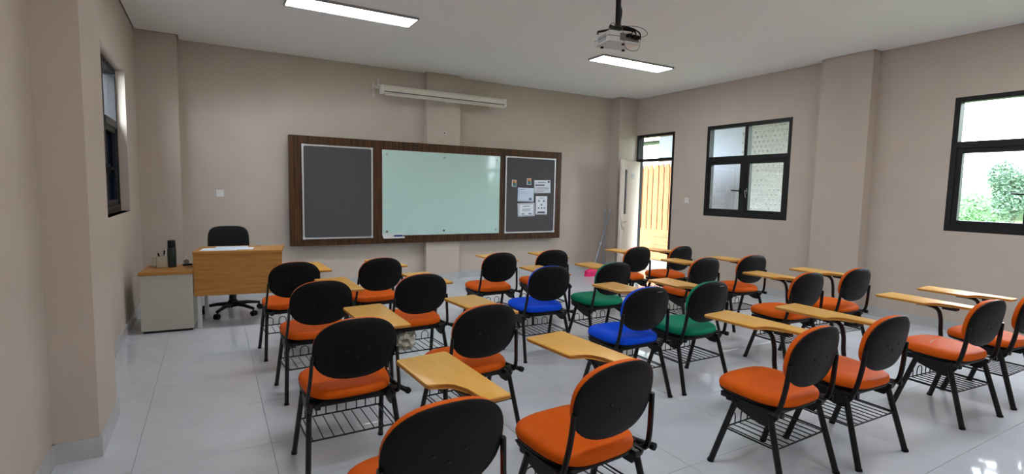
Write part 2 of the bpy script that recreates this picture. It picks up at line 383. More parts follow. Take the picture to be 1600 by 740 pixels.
for b in ((.0, .285, -.1, -.0265, -.035, -.027), (.0, .285, -.104, -.098, -.035, -.012), (0, .285, -.032, -.0265, -.027, .025)): box(bm, *b, bevel=.002)
obj('pen_tray', bm, 'white', wb)
er = thing('board_eraser', 'blue felt board eraser on the whiteboard tray', 'eraser', (2.24, PF-.066, .669), .1)
bxo('handle', 'blue_plastic', er, -.06, .06, -.022, .022, .014, .034, bevel=.005); bxo('felt_pad', 'ink_dark', er, -.058, .058, -.021, .021, 0, .014)
mk = thing('board_marker', 'blue capped marker pen lying beside the eraser on the tray', 'marker', (2.11, PF-.066, .676), .05)
bm = new(); tube(bm, [(-.05, 0, 0), (.025, 0, 0)], .0065, 10); obj('barrel', bm, 'white', mk, True)
bm = new(); tube(bm, [(.025, 0, 0), (.06, 0, 0)], .007, 10); obj('cap', bm, 'blue_plastic', mk, True)
# papers on the right pin board
def sheet(name, x0, x1, z0, z1, mt, label, bars, cat='paper', tilt=0):
    t = thing(name, label, cat, ((x0+x1)/2, PF-.0145, (z0+z1)/2)); wd, ht = x1-x0, z1-z0
    t.rotation_euler = (0, tilt, 0)
    bm = new(); n = 6
    g = [[bm.verts.new((-wd/2+wd*i/n, -.001-.006*abs(math.sin(i*1.9+j*1.3+x0*9))*(j/n)*.6, ht/2-ht*j/n)) for j in range(n+1)] for i in range(n+1)]
    for i in range(n):
        for j in range(n): bm.faces.new((g[i][j], g[i+1][j], g[i+1][j+1], g[i][j+1]))
    o = obj('sheet', bm, mt, t, True); so = o.modifiers.new('thickness', 'SOLIDIFY'); so.thickness = .0012; so.offset = 0
    for m_ in sorted({b[4] for b in bars}):
        bm = new()
        for a, b, c, d, mm in bars:
            if mm == m_: box(bm, -wd/2+a*wd, -wd/2+b*wd, -.0085, -.0078, -ht/2+c*ht, -ht/2+d*ht)
        obj('print', bm, m_, t)
    return t
ln = lambda z, a=.12, b=.88, h=.03: (a, b, z, z+h, 'ink')
sheet('paper_notice', 4.487, 4.80, 1.32, 1.528, 'paper', 'white printed notice sheet at the upper right of the pin board',
      [(.22, .70, .80, .86, 'ink'), (.82, .94, .80, .93, 'ink_dark'), (.06, .62, .58, .66, 'ink_dark'), ln(.42), ln(.32), ln(.22), ln(.12, .12, .6)], tilt=-.03)
sheet('paper_notice', 4.183, 4.484, 1.18, 1.398, 'paper_blue', 'pale blue notice sheet pinned above the bordered certificate',
      [(.10, .40, .86, .89, 'ink'), (.7, .84, .12, .28, 'ink'), ln(.7, .1, .5, .015), ln(.6, .1, .7, .015)], tilt=.02)
sheet('paper_certificate', 4.188, 4.503, .945, 1.157, 'paper', 'white certificate sheet with a grey printed border',
      [(.05, .95, .92, .95, 'ink'), (.05, .95, .05, .08, 'ink'), (.05, .075, .08, .92, 'ink'), (.925, .95, .08, .92, 'ink'), (.3, .7, .74, .79, 'ink'), (.25, .75, .52, .56, 'ink'), (.25, .75, .42, .45, 'ink'), (.2, .38, .16, .24, 'ink'), (.62, .8, .16, .24, 'ink')], tilt=-.04)
sheet('paper_chart', 4.52, 4.744, .972, 1.27, 'paper', 'white portrait sheet with small figures and a dark band at the foot',
      [(.3, .7, .90, .925, 'ink'), (.22, .34, .70, .79, 'ink'), (.64, .76, .70, .79, 'ink'), (.42, .56, .50, .58, 'ink'), (.2, .32, .32, .40, 'ink'), (.45, .57, .32, .40, 'ink'), (.68, .8, .32, .40, 'ink'), (.17, .80, .09, .17, 'ink_dark')], tilt=-.01)
for x0, z0, lb, tl in ((4.073, 1.412, 'small orange and teal card pinned alone beside the papers', .06), (4.345, 1.448, 'small orange and teal card pinned just above the pale blue notice', -.03)):
    sheet('picture_card', x0, x0+.085, z0, z0+.106, 'paper', lb, [(.05, .95, .55, .95, 'card_orange'), (.15, .9, .08, .55, 'card_teal'), (.3, .5, .4, .8, 'ink_dark')], 'card', tl)
# projection screen housing
ps = thing('projection_screen', 'rolled white projection screen housing on brackets above the boards', 'projector screen', (2.0, 7.03, 2.655))
SX = 1.86
bm = new(); pr = [(.055, .04), (.055, -.035), (.04, -.055), (-.035, -.058), (-.055, -.04), (-.058, .03), (-.04, .058), (.03, .06)]
a = [bm.verts.new((0, y, z)) for y, z in pr]; b = [bm.verts.new((SX, y, z)) for y, z in pr]
bm.faces.new(a); bm.faces.new(list(reversed(b)))
for i in range(8): bm.faces.new((a[i], b[i], b[(i+1) % 8], a[(i+1) % 8]))
obj('housing', bm, 'screen_white', ps)
bxo('slot', 'dark_line', ps, .02, SX-.02, -.0605, -.05, -.034, -.022)
bm = new(); tube(bm, [(.03, -.045, -.066), (SX-.03, -.045, -.066)], .011, 10); obj('bottom_bar', bm, 'screen_white', ps, True)
for sx in (-.012, SX):
    bxo('end_cap', 'white', ps, sx, sx+.012, -.06, .058, -.06, .062, bevel=.003)
for sx in (-.06, SX-.12):
    bm = new(); box(bm, sx, sx+.03, .04, .27, .02, .045); box(bm, sx, sx+.03, .258, .269, -.06, .13)
    tube(bm, smooth_path([(sx+.015, .05, .03), (sx+.015, .0, .10), (sx+.015, .05, .14)]), .007); box(bm, sx, sx+.075, -.02, .055, .045, .062)
    obj('wall_bracket', bm, 'screen_white', ps)
bm = new(); tube(bm, [(SX*.5-.03, -.045, -.077), (SX*.5-.025, -.045, -.095), (SX*.5+.025, -.045, -.095), (SX*.5+.03, -.045, -.077)], .004, 6); obj('pull_loop', bm, 'white', ps)
# switches, cable hole
def switch(label, loc, rz):
    t = thing('light_switch', label, 'switch', loc, rz)
    bxo('plate', 'white', t, -.042, .042, -.009, 0, -.042, .042, bevel=.003); bxo('rocker', 'white', t, -.018, .018, -.013, -.0085, -.028, .028, bevel=.002)
switch('white square light switch on the front wall above the desk', (.088, YF, 1.245), 0)
switch('pale light switch on the wall between the door and window', (XR, 5.875, 1.255), -PI/2)
t = thing('cable_outlet', 'small dark round cable outlet on the pillar above the whiteboard', 'outlet', (2.962, 7.19, 2.165))
bm = new(); lathe(bm, [(.022, 0), (.02, .008), (.012, .01)], seg=14); bmesh.ops.rotate(bm, verts=bm.verts, matrix=Matrix.Rotation(PI/2, 3, 'X')); obj('outlet_ring', bm, 'white', t, True)
bm = new(); lathe(bm, [(.012, .006), (.011, .013), (.004, .014)], seg=12); bmesh.ops.rotate(bm, verts=bm.verts, matrix=Matrix.Rotation(PI/2, 3, 'X')); obj('outlet_core', bm, 'black', t, True)

# ------------------------------------------------------------------ projector on its ceiling mount
PX, PY = 2.70, 3.135
pj = thing('projector', 'light grey ceiling projector on a black pole with loose cables', 'projector', (PX+.03, PY+.03, H-.555), math.radians(-8))
mt = bpy.data.objects.new('ceiling_mount', None); C.objects.link(mt); mt.parent = pj; mt.location = (-.034, -.0255, .555); mt.rotation_euler[2] = math.radians(8)
bm = new(); tube(bm, [(0, 0, -.01), (0, 0, -.40)], .02, 14); obj('pole', bm, 'black', mt, True)
bm = new(); lathe(bm, [(.07, -.012), (.07, -.001)], seg=20); obj('ceiling_plate', bm, 'black', mt, True)
bm = new(); box(bm, -.035, .035, -.035, .035, -.425, -.40, bevel=.004)
for s in ((-.12, -.06), (.12, -.06), (-.1, .11), (.1, .11)): tube(bm, [(0, 0, -.413), (s[0], s[1], -.428), (s[0], s[1], -.446)], .009, 6)
obj('claw_bracket', bm, 'black', mt)
bm = new(); tube(bm, smooth_path([(-.03, 0, -.01), (-.035, .01, -.12), (-.022, .0, -.2), (.03, 0, -.27), (.024, 0, -.36), (0, -.03, -.42)]), .006, 6); obj('power_cable', bm, 'black', mt, True)
bm = new(); tube(bm, smooth_path([(-.16, .02, -.02), (-.11, .01, -.09), (-.05, 0, -.15), (-.024, 0, -.2), (-.022, -.005, -.38)]), .004, 6); obj('signal_cable', bm, 'black', mt, True)
_before = set(bpy.data.objects)
bm = new(); box(bm, -.175, .175, -.125, .14, 0, .105, bevel=.018); obj('body', bm, 'proj', pj, True)
bxo('seam', 'dark_line', pj, -.1765, .1765, -.1265, .1415, .05, .054)
bm = new(); lathe(bm, [(.042, 0), (.042, .02), (.034, .022), (.03, .01)], seg=20); bmesh.ops.rotate(bm, verts=bm.verts, matrix=Matrix.Rotation(-PI/2, 3, 'X')); bmesh.ops.translate(bm, verts=bm.verts, vec=(-.07, .139, .055)); obj('lens_ring', bm, 'shell', pj, True)
bm = new(); lathe(bm, [(.03, 0), (.02, .008), (.004, .011)], seg=16); bmesh.ops.rotate(bm, verts=bm.verts, matrix=Matrix.Rotation(-PI/2, 3, 'X')); bmesh.ops.translate(bm, verts=bm.verts, vec=(-.07, .148, .055)); obj('lens', bm, 'lens', pj, True)
bxo('port_panel', 'cable_grey', pj, -.06, .15, -.127, -.122, .018, .085, bevel=.002)
for xx, zz in ((.02, .06), (.075, .055), (.12, .05)): bxo('cable_plug', 'shell', pj, xx-.018, xx+.018, -.175, -.1265, zz-.012, zz+.014, bevel=.003)
for zz in range(5): bxo('vent_slot', 'dark_line', pj, -.1765, -.174, -.07, .07, .022+zz*.012, .027+zz*.012)
for xx, yy in ((-.12, .09), (.12, .09), (0, -.09)):
    bm = new(); lathe(bm, [(.014, -.014), (.016, 0)], xx, yy, 0, 12); obj('foot', bm, 'shell', pj, True)
for pts, r, mm in (([(-.03, -.03, .14), (.05, -.1, .15), (.11, -.17, .10), (.12, -.19, .055), (.12, -.172, .05)], .0065, 'shell'),
                   ([(-.03, -.03, .14), (.0, -.1, .14), (.05, -.2, .09), (.075, -.172, .055)], .006, 'shell'),
                   ([(-.03, -.03, .15), (-.02, -.08, .16), (.02, -.16, .13), (.03, -.19, .08), (.02, -.172, .06)], .005, 'shell'),
                   ([(-.03, -.03, .15), (.08, -.09, .17), (.16, -.16, .14), (.19, -.2, .08), (.13, -.172, .05)], .003, 'cable_grey'),
                   ([(-.02, -.03, .14), (-.05, -.12, .15), (-.03, -.14, .06), (-.02, -.15, -.04), (.04, -.16, -.075), (.11, -.18, -.06), (.125, -.18, .03)], .003, 'cable_grey'),
                   ([(-.03, -.02, .14), (-.09, -.05, .19), (-.13, -.04, .15), (-.11, -.02, .112)], .003, 'cable_grey')):
    bm = new(); tube(bm, smooth_path(pts), r, 6); obj('cable', bm, mm, pj, True)
for o in set(bpy.data.objects)-_before:
    o.data.transform(Matrix.Translation((-.01, 0, .105)) @ Matrix.Diagonal((.8, .8, .8, 1)) @ Matrix.Translation((0, 0, -.105)))

# ------------------------------------------------------------------ teacher's corner
dk = thing('teacher_desk', 'wooden teacher desk with a deep front panel and light metal legs', 'desk', (-.166, 5.592, 0), math.radians(-8))
DW, DD = .752, .47
bxo('desktop', 'desk_wood', dk, -.004, DW+.004, 0, DD, .705, .73, bevel=.003)
bxo('modesty_panel', 'desk_wood', dk, 0, DW, .004, .022, .312, .705, bevel=.002)
for x0 in (.018, DW-.05):
    for y0 in (.024, DD-.055): bxo('leg', 'leg_grey', dk, x0, x0+.032, y0, y0+.05, 0, .705, bevel=.004)
for x0 in (.022, DW-.046): bxo('side_rail', 'leg_grey', dk, x0, x0+.024, .074, DD-.055, .64, .68)
for lb, mm, b in (('white sheet lying flat at the front edge of the teacher desk', 'paper', (0, .30, 0, .21, 0, .002)), ('white sheet overlapping another on the teacher desk, nearer the student chairs', 'paper', (.2, .44, .03, .2, .0022, .004)),
                  ('pale blue sheet on top of the papers on the teacher desk', 'paper_blue', (.1, .38, .1, .3, .0042, .006))):
    o = tag(bxo('paper_sheet', mm, None, *b), lb, 'paper', 'sheets on the teacher desk'); o.location = (-.11, 5.63, .7305); o.rotation_euler[2] = math.radians(-8)
cb = thing('side_cabinet', 'low grey side cabinet with a wooden top beside the desk', 'cabinet', (-.578, 5.6, 0), math.radians(-3.8))
CW, CDp = .405, .47
bxo('plinth', 'black', cb, .012, CW-.012, .015, CDp-.015, 0, .022)
bxo('body', 'cab_grey', cb, 0, CW, 0, CDp, .022, .528, bevel=.002)
bxo('cabinet_top', 'desk_wood', cb, -.008, CW+.004, -.008, CDp+.008, .528, .556, bevel=.003)
for z0, z1 in ((.03, .19), (.195, .355), (.36, .52)):
    d = bxo('drawer', 'cab_grey', cb, .008, CW-.008, CDp+.0005, CDp+.014, z0, z1, bevel=.002)
    bxo('handle', 'chrome', d, CW/2-.05, CW/2+.05, CDp+.014, CDp+.032, (z0+z1)/2-.006, (z0+z1)/2+.006, bevel=.003)
ct = .5565
t = thing('insulated_bottle', 'tall dark green insulated bottle on the side cabinet', 'bottle', (-.345, 5.90, ct))
bm = new(); lathe(bm, [(.03, 0), (.036, .004), (.036, .17), (.033, .185)], seg=20); obj('body', bm, 'thermos', t, True)
bm = new(); lathe(bm, [(.033, .1855), (.032, .25), (.027, .256)], seg=20); obj('screw_cap', bm, 'shell', t, True)
t = thing('pen_holder', 'beige pen holder box with a side handle on the cabinet', 'container', (-.425, 5.91, ct), .1)
bm = new(); box(bm, -.046, .046, -.035, .035, 0, .105, bevel=.006); f = max(bm.faces, key=lambda q: q.calc_center_median().z); r_ = bmesh.ops.inset_region(bm, faces=[f], thickness=.004)
bmesh.ops.translate(bm, verts=f.verts, vec=(0, 0, -.07)); obj('body', bm, 'basket', t)
bm = new(); tube(bm, smooth_path([(-.045, 0, .085), (-.07, 0, .09), (-.072, 0, .04), (-.068, 0, .015), (-.045, 0, .02)]), .006, 8); obj('side_handle', bm, 'basket', t, True)
for i, (px, py, a, b_, mm, lb) in enumerate(((-.02, 0, -.12, .0, 'ink_dark', 'dark pen standing in the beige pen holder'), (.012, .01, .1, .06, 'pole_blue', 'pale blue marker standing in the beige pen holder'), (.03, -.01, .16, -.1, 'white', 'white marker leaning from the pen holder against the bottle'))):
    q = thing('pen', lb, 'pen', (-.425+px*.7, 5.91+py*.7, ct+.037), 0, 'pens in the holder')
    top = Vector((a*.12, b_*.12, .10+.02*i)); bm = new(); tube(bm, [(0, 0, 0), top*.7], .006, 8); obj('barrel', bm, mm, q, True)
    bm = new(); tube(bm, [top*.7, top], .0068, 8); obj('cap', bm, 'shell' if i != 2 else 'white', q, True)
t = thing('tape_dispenser', 'small dark tape dispenser on the cabinet next to the desk', 'dispenser', (-.225, 5.97, ct), .2)
bxo('base', 'shell', t, -.04, .04, -.02, .02, 0, .014, bevel=.003)
bm = new(); lathe(bm, [(.018, -.009), (.024, -.009), (.024, .009), (.018, .009)], seg=16); bmesh.ops.rotate(bm, verts=bm.verts, matrix=Matrix.Rotation(PI/2, 3, 'X')); bmesh.ops.translate(bm, verts=bm.verts, vec=(-.008, 0, .036)); obj('tape_roll', bm, 'cable_grey', t, True)
# swivel chair
sc = thing('swivel_chair', 'black swivel office chair behind the teacher desk', 'chair', (.165, 6.16, 0), math.radians(4))
for k in range(5):
    an = math.radians(18+72*k); d = Vector((math.cos(an), math.sin(an), 0)); e = Vector((-d.y, d.x, 0))
    bm = new(); tube(bm, [d*.02+Vector((0, 0, .105)), d*.15+Vector((0, 0, .1)), d*.28+Vector((0, 0, .078))], [.03, .023, .017], 8, .8); arm = obj('base_arm', bm, 'shell', sc, True)
    bm = new()
    for s in (-1, 1):
        c = d*.285+e*s*.014; tube(bm, [c+Vector((0, 0, .029))-e*.009, c+Vector((0, 0, .029))+e*.009], .028, 14)
    tube(bm, [d*.278+Vector((0, 0, .03)), d*.278+Vector((0, 0, .085))], .008, 6); obj('caster', bm, 'shell', arm, True)
bm = new(); lathe(bm, [(.045, .075), (.045, .14), (.036, .15), (.034, .3), (.02, .305), (.02, .40)], seg=18); obj('gas_column', bm, 'black', sc, True)
bm = new(); box(bm, -.1, .1, -.12, .1, .395, .42, bevel=.006); tube(bm, [(.09, 0, .405), (.22, -.02, .40)], .007, 6); obj('tilt_mechanism', bm, 'black', sc, True)
bm = new(); rings_pad(bm, superell(.225, .22, 3.6), [(.9, .42), (.98, .432), (1, .45), (.97, .472), (.85, .486), (.5, .49)], lambda a, b, o: (a, b-.03, o)); obj('seat', bm, 'shell', sc, True)
# chair faces the desk (-y): backrest at +y
bm = new(); rings_pad(bm, superell(.2, .21, 4.2), [(.9, -.02), (.985, -.012), (1, .005), (.97, .024), (.8, .034), (.5, .036)], lambda a, b, o: (a, .235-o+.12*b-.6*a*a+.03, .695+b)); obj('backrest', bm, 'shell', sc, True)
bm = new(); tube(bm, smooth_path([(0, .06, .408), (0, .2, .405), (0, .27, .46), (0, .29, .6), (0, .29, .7)]), .02, 8, .6); obj('back_support', bm, 'black', sc, True)

# ------------------------------------------------------------------ tablet-arm chairs (local +y faces the board)
chair_mesh = {}
def bevel_prism(name, pts, z0, z1, bv, m_):
    bm = new(); prism(bm, pts, z0, z1, bv); return obj(name, bm, m_)
def build_chair(root):
    L = []
    def add(o, par=None): o.parent = par or root; L.append(o); return o
    tl = math.radians(10); yb, zc = -.294, .615
    place = lambda a, b, o: (a, yb-b*math.sin(tl)+o*math.cos(tl)+.55*a*a, zc+b*math.cos(tl)+o*math.sin(tl))
    out = superell(.193, .147, 2.45, 40)
    bm = new(); rings_pad(bm, out, [(.3, -.004), (.75, -.002), (.93, .003), (1, .011), (1, .016), (.96, .018)], place); add(obj('back_shell', bm, 'shell', None, True))
    bm = new(); rings_pad(bm, out, [(.955, .0175), (.984, .022), (.98, .034), (.94, .047), (.8, .056), (.4, .06)], place); add(obj('back_cushion', bm, 'orange', None, True))
    for a, b in ((-.05, .0), (.05, .0), (0, -.03)):
        bm = new(); p = Vector(place(a, b, -.004)); tube(bm, [p, p+Vector((0, -.003, 0))], .006, 8); add(obj('screw_cap', bm, 'black', None, True))
    # seat: plan outline with a wider front
    so = [(a*(1+.06*b/.195), b) for a, b in superell(.205, .195, 3.3, 40)]
    sp = lambda a, b, o: (a, b-.055, .393+o+.04*b-.22*max(0, b-.1)**1.5-.06*a*a+.35*max(0, -b-.13)**2)
    bm = new(); rings_pad(bm, so, [(.955, -.010), (1, .0), (1.005, .014), (.985, .028), (.92, .038), (.7, .042), (.35, .040)], sp); add(obj('seat_cushion', bm, 'orange', None, True))
    bm = new(); rings_pad(bm, so, [(.86, -.026), (.97, -.019), (.992, -.006), (.94, -.006)], sp); add(obj('seat_pan', bm, 'shell', None, True))
    bm = new()
    for s in (-1, 1): box(bm, s*.165-.0125, s*.165+.0125, -.235, .09, .338, .362, bevel=.003)
    for yy in (-.19, .03): box(bm, -.2, .2, yy-.012, yy+.012, .338, .36, bevel=.003)
    add(obj('seat_frame', bm, 'black', None))
    for s in (-1, 1):
        bm = new(); tube(bm, [(s*.196, -.012, .352), (s*.222, .093, .004)], .0125, 10, 1.25, (0, 1, .3)); lg = add(obj('leg', bm, 'black', None, True))
        bm = new(); tube(bm, [(s*.2217, .0918, .012), (s*.2223, .095, .0)], .0145, 10, 1.2, (0, 1, .3)); add(obj('foot_cap', bm, 'shell', None, True), lg)
        bm = new(); tube(bm, [(s*.196, -.188, .352), (s*.222, -.292, .004)], .0125, 10, 1.25, (0, 1, -.3)); lg = add(obj('leg', bm, 'black', None, True))
        bm = new(); tube(bm, [(s*.2217, -.2902, .012), (s*.2223, -.2945, .0)], .0145, 10, 1.2, (0, 1, -.3)); add(obj('foot_cap', bm, 'shell', None, True), lg)
        bm = new(); q = [(.075, .372), (-.235, .362), (-.225, .335), (-.185, .285), (-.14, .285), (-.03, .318), (.02, .345)]
        x0, x1 = sorted((s*.186, s*.2)); va = [bm.verts.new((x0, y, z)) for y, z in q]; vb = [bm.verts.new((x1, y, z)) for y, z in q]; n = len(q)
        bm.faces.new(va); bm.faces.new(list(reversed(vb)))
        for i in range(n): bm.faces.new((va[i], vb[i], vb[(i+1) % n], va[(i+1) % n]))
        add(obj('leg_bracket', bm, 'black', None))
        bm = new(); tube(bm, smooth_path([(s*.17, -.14, .357), (s*.2, -.2, .357), (s*.212, -.232, .372), (s*.209, -.247, .42), (s*.2, -.258, .50), (s*.1925, -.2655, .60)], 4), .0085, 8, 1.5, (0, 1, .15)); add(obj('back_post', bm, 'black', None, True))
    # book rack
    zr = .2; yf, yr = .036, -.234; xr = .208
    bm = new()
    tube(bm, [(0, yf, zr), (xr, yf, zr), (xr+.002, (yf+yr)/2, zr), (xr, yr, zr), (-xr, yr, zr), (-xr-.002, (yf+yr)/2, zr), (-xr, yf, zr), (.001, yf, zr)], .0045, 6, 1, (0, 0, 1))
    rk = add(obj('book_rack', bm, 'black', None, True))
    w0 = None
    for k in range(9):
        xx = -xr+.02+k*(2*xr-.04)/8
        if w0 is None:
            bm = new(); tube(bm, [(0, yf, zr), (0, yr, zr)], .003, 5); w0 = obj('rack_wire', bm, 'black', None, True); w0.location.x = xx; add(w0, rk)
        else:
            c = dupe(w0, rk); c.location.x = xx; L.append(c)
    h0 = None
    for k in range(4):
        xx = -.15+k*.1
        if h0 is None:
            bm = new(); tube(bm, [(-.027, yf, zr)]+[(-.027*math.cos(t*PI/8), yf, zr+.036+.027*math.sin(t*PI/8)) for t in range(9)]+[(.027, yf, zr)], .0033, 5); h0 = obj('rack_hook', bm, 'black', None, True); h0.location.x = xx; add(h0, rk)
        else:
            c = dupe(h0, rk); c.location.x = xx; L.append(c)
    # writing tablet
    zt = .634; o = [(.222, -.095), (.228, -.1), (.318, -.1), (.325, -.094), (.333, .43), (.328, .442), (.318, .447), (.115, .435), (.105, .431), (.101, .42)]
    o += [(.104, .13), (.107, .118), (.118, .108), (.15, .103), (.175, .094), (.195, .074), (.208, .045), (.216, .01)]
    bm = new(); prism(bm, o, zt, zt+.018, .004); tb = add(obj('writing_tablet', bm, 'tablet', None, True))
    bm = new(); c = Vector((.22, .2)); prism(bm, [((x-c.x)*1.004+c.x, (y-c.y)*1.004+c.y) for x, y in o], zt+.004, zt+.0125); add(obj('edge_band', bm, 'tablet_edge', None), tb)
    bm = new(); box(bm, .19, .255, .0, .24, zt-.006, zt, bevel=.002); box(bm, .205, .24, .19, .32, zt-.014, zt-.005, bevel=.002); box(bm, .2, .25, -.02, .06, zt-.02, zt-.005, bevel=.003)
    add(obj('tablet_bracket', bm, 'black', None))
    bm = new(); tube(bm, smooth_path([(.262, -.222, .352), (.24, -.12, .35), (.238, .0, .352), (.246, .055, .375), (.255, .078, .44), (.25, .082, .53), (.236, .095, .598), (.226, .14, .62), (.222, .22, .622)], 4), .0125, 10); add(obj('tablet_arm', bm, 'black', None, True))
    bm = new(); tube(bm, [(.264, -.232, .352), (.261, -.214, .352)], .0155, 10); add(obj('arm_end_cap', bm, 'shell', None, True))
    bm = new(); tube(bm, [(.185, -.15, .35), (.245, -.15, .35)], .012, 8); add(obj('arm_pivot', bm, 'black', None, True))
    bm = new(); tube(bm, [(.248, .05, .361), (.249, .058, .385)], .016, 10); add(obj('chrome_collar', bm, 'chrome', None, True))
    return L
SPOTS = {1: (0.551, 1.596, 2.4), 2: (1.217, 1.643, 4.0), 3: (0.553, 2.65, 1.2), 4: (1.209, 2.651, 3.8), 5: (0.576, 3.694, 2.9), 6: (0.54, 4.636, 2.4),
         7: (1.208, 4.64, 5.8), 8: (1.251, 3.71, 1.8), 9: (2.37, 4.622, 2.0), 10: (3.013, 4.648, -1.9), 11: (2.342, 3.698, -1.8), 12: (2.976, 3.671, 0.4),
         13: (2.399, 2.683, -0.7), 14: (2.956, 2.659, -0.7), 15: (4.105, 4.575, -0.6), 16: (4.648, 4.464, 4.2), 17: (4.054, 3.606, -2.1), 18: (4.715, 3.562, -6.1),
         19: (4.077, 2.627, -2.9), 20: (4.749, 2.607, -3.4), 21: (2.396, 1.608, 1.5), 22: (2.978, 1.567, -1.2), 23: (4.056, 1.515, -4.5), 24: (4.708, 1.501, -0.2)}
ROWS = {1: [6, 7, 9, 10, 15, 16], 2: [5, 8, 11, 12, 17, 18], 3: [3, 4, 13, 14, 19, 20], 4: [1, 2, 21, 22, 23, 24]}
RN = {1: 'first', 2: 'second', 3: 'third', 4: 'fourth'}
CN = ['sixth', 'fifth', 'fourth', 'third', 'second', 'first']
COL = {11: 'blue', 13: 'blue', 12: 'green', 14: 'green'}
def chair_label(k):
    for r, q in ROWS.items():
        if k in q:
            c = COL.get(k, 'orange')
            if c != 'orange': return f'{c} seat tablet-arm chair in the {RN[r]} row from the whiteboard'
            return f'orange tablet-arm chair, {RN[r]} row from the whiteboard, {CN[q.index(k)]} from door wall'
first = None; chairs = {}
for k in sorted(SPOTS):
    x, y, a = SPOTS[k]
    if first is None:
        r = thing('tablet_chair', chair_label(k), 'chair', (x, y, 0), math.radians(a), 'tablet-arm chairs in rows'); parts = build_chair(r); first = r
    else:
        r = first.copy(); C.objects.link(r); r.location = (x, y, 0); r.rotation_euler[2] = math.radians(a); r['label'] = chair_label(k)
        mp = {first: r}
        for p in parts:
            c = p.copy(); C.objects.link(c); c.parent = mp[p.parent]; mp[p] = c
            if k in COL and p.data.materials[0] == M['orange']:
                c.material_slots[0].link = 'OBJECT'; c.material_slots[0].material = M[COL[k]]
    chairs[k] = r
for k in (13, 14):   # small pale maker's tag on the back shell
    bm = new(); box(bm, .045, .085, -.317, -.310, .725, .731); obj('name_tag', bm, 'cable_grey', chairs[k])
bm = new(); tube(bm, smooth_path([(-.07, -.02, .4335), (.0, .0, .4345), (.08, .01, .434)]), .003, 6, .5); obj('seat_tear', bm, 'basket', chairs[23], True)
# crumpled bag lying in a rack
t = thing('plastic_bag', 'crumpled clear plastic bag stuffed in a chair book rack', 'bag', (1.175, 3.535, .206))
bm = new(); bmesh.ops.create_icosphere(bm, subdivisions=3, radius=.075)
for v in bm.verts:
    d = v.co.normalized(); k = .8+.35*math.sin(d.x*9+d.z*7)*math.cos(d.y*11-d.x*5)+random.uniform(-.1, .1)
    v.co = Vector((v.co.x*k*1.1, v.co.y*k, max(-.0, v.co.z*k*.95+.055)))
obj('crumpled_film', bm, 'bag', t)
bm = new(); tube(bm, smooth_path([(.02, 0, .12), (.04, .01, .15), (.06, .0, .13), (.07, .0, .1)]), .008, 6); obj('twisted_neck', bm, 'bag', t, True)

# ------------------------------------------------------------------ broom and mop in the corner
t = thing('broom', 'broom with a bright pink head and pale pole leaning near the door', 'broom', (5.33, 6.62, 0))
A = Vector((.05, .04, .11)); Bt = Vector((6.162-5.33, 7.2-6.62, 1.042))
bm = new(); tube(bm, [A, A+(Bt-A)*.95], .011, 10); obj('pole', bm, 'pole_blue', t, True)
bm = new(); tube(bm, [A+(Bt-A)*.95, Bt], .013, 10); obj('pole_cap', bm, 'pole_white', t, True)
bm = new(); tube(bm, [A+(Bt-A)*.38, A+(Bt-A)*.43], .015, 10); obj('pole_joint', bm, 'pole_white', t, True)
bm = new(); rings_pad(bm, superell(.14, .055, 3, 28), [(1.0, .055), (1.02, .075), (.8, .1), (.35, .115), (.18, .14)], lambda a, b, o: (a, b, o)); obj('head', bm, 'pink', t, True)
bm = new(); rings_pad(bm, superell(.135, .05, 3, 28), [(1.12, .0), (1.08, .03), (1, .056)], lambda a, b, o: (a, b, o)); obj('bristles', bm, 'pink', t, True)
t = thing('mop', 'mop with an upright blue-grey pole standing beside the pink broom', 'mop', (5.95, 7.08, 0))
bm = new(); tube(bm, [(0, 0, .05), (.15, .19, 1.02)], .011, 10); obj('pole', bm, 'pole_blue', t, True)
bm = new(); tube(bm, [(.15, .19, 1.02), (.158, .2, 1.073)], .013, 10); obj('pole_cap', bm, 'pole_white', t, True)
bm = new(); box(bm, -.12, .12, -.04, .04, .02, .05, bevel=.008); obj('mop_plate', bm, 'pole_blue', t)
bm = new(); rings_pad(bm, superell(.13, .055, 3, 24), [(1.05, 0), (1.06, .01), (.97, .02)], lambda a, b, o: (a, b, o)); obj('mop_pad', bm, 'cable_grey', t, True)

# ------------------------------------------------------------------ outside
bm = new(); box(bm, XR+T, 9.6, 4.6, 11, -.2, -.03); tag(obj('walkway_slab', bm, 'concrete'), 'concrete walkway slab outside the open door', 'walkway')
tag(bxo('walkway_shade_roof', 'concrete', None, XR+T+.005, 9.7, 4.0, 11, 2.76, 2.9), 'concrete roof slab extended over the walkway to shade it', 'roof')  # carried right to the building to shade the fence and walls below
fc = thing('timber_fence', 'knotty pine fence with upright slats over boards beyond the open door', 'fence', (7.95, 6.95, -.03))
y = 0; k = 0
while y < 3.0:
    wd = .128+.008*math.sin(k*2.3)
    bm = new(); prism(bm, [(y, .64), (y+wd, .64), (y+wd, 1.90+.015*math.sin(k*1.7)), (y+wd-.018, 1.975), (y+.018, 1.975), (y, 1.90)], 0, .022)
    bmesh.ops.transform(bm, verts=bm.verts, matrix=Matrix(((0, 0, 1, 0), (1, 0, 0, 0), (0, 1, 0, 0), (0, 0, 0, 1)))); obj('slat', bm, 'pine', fc); y += wd+.022; k += 1
for i in range(4): bxo('board', 'pine_h', fc, -.004, .02, 0, 3.0, .02+i*.158, .172+i*.158, bevel=.003)
for z0 in (.8, 1.8): bxo('rail', 'pine_h', fc, .024, .06, 0, 3.0, z0, z0+.07)
for y0 in (0, 1.0, 2.0, 2.93): bxo('post', 'pine', fc, .0605, .13, y0, y0+.07, 0, 1.95)
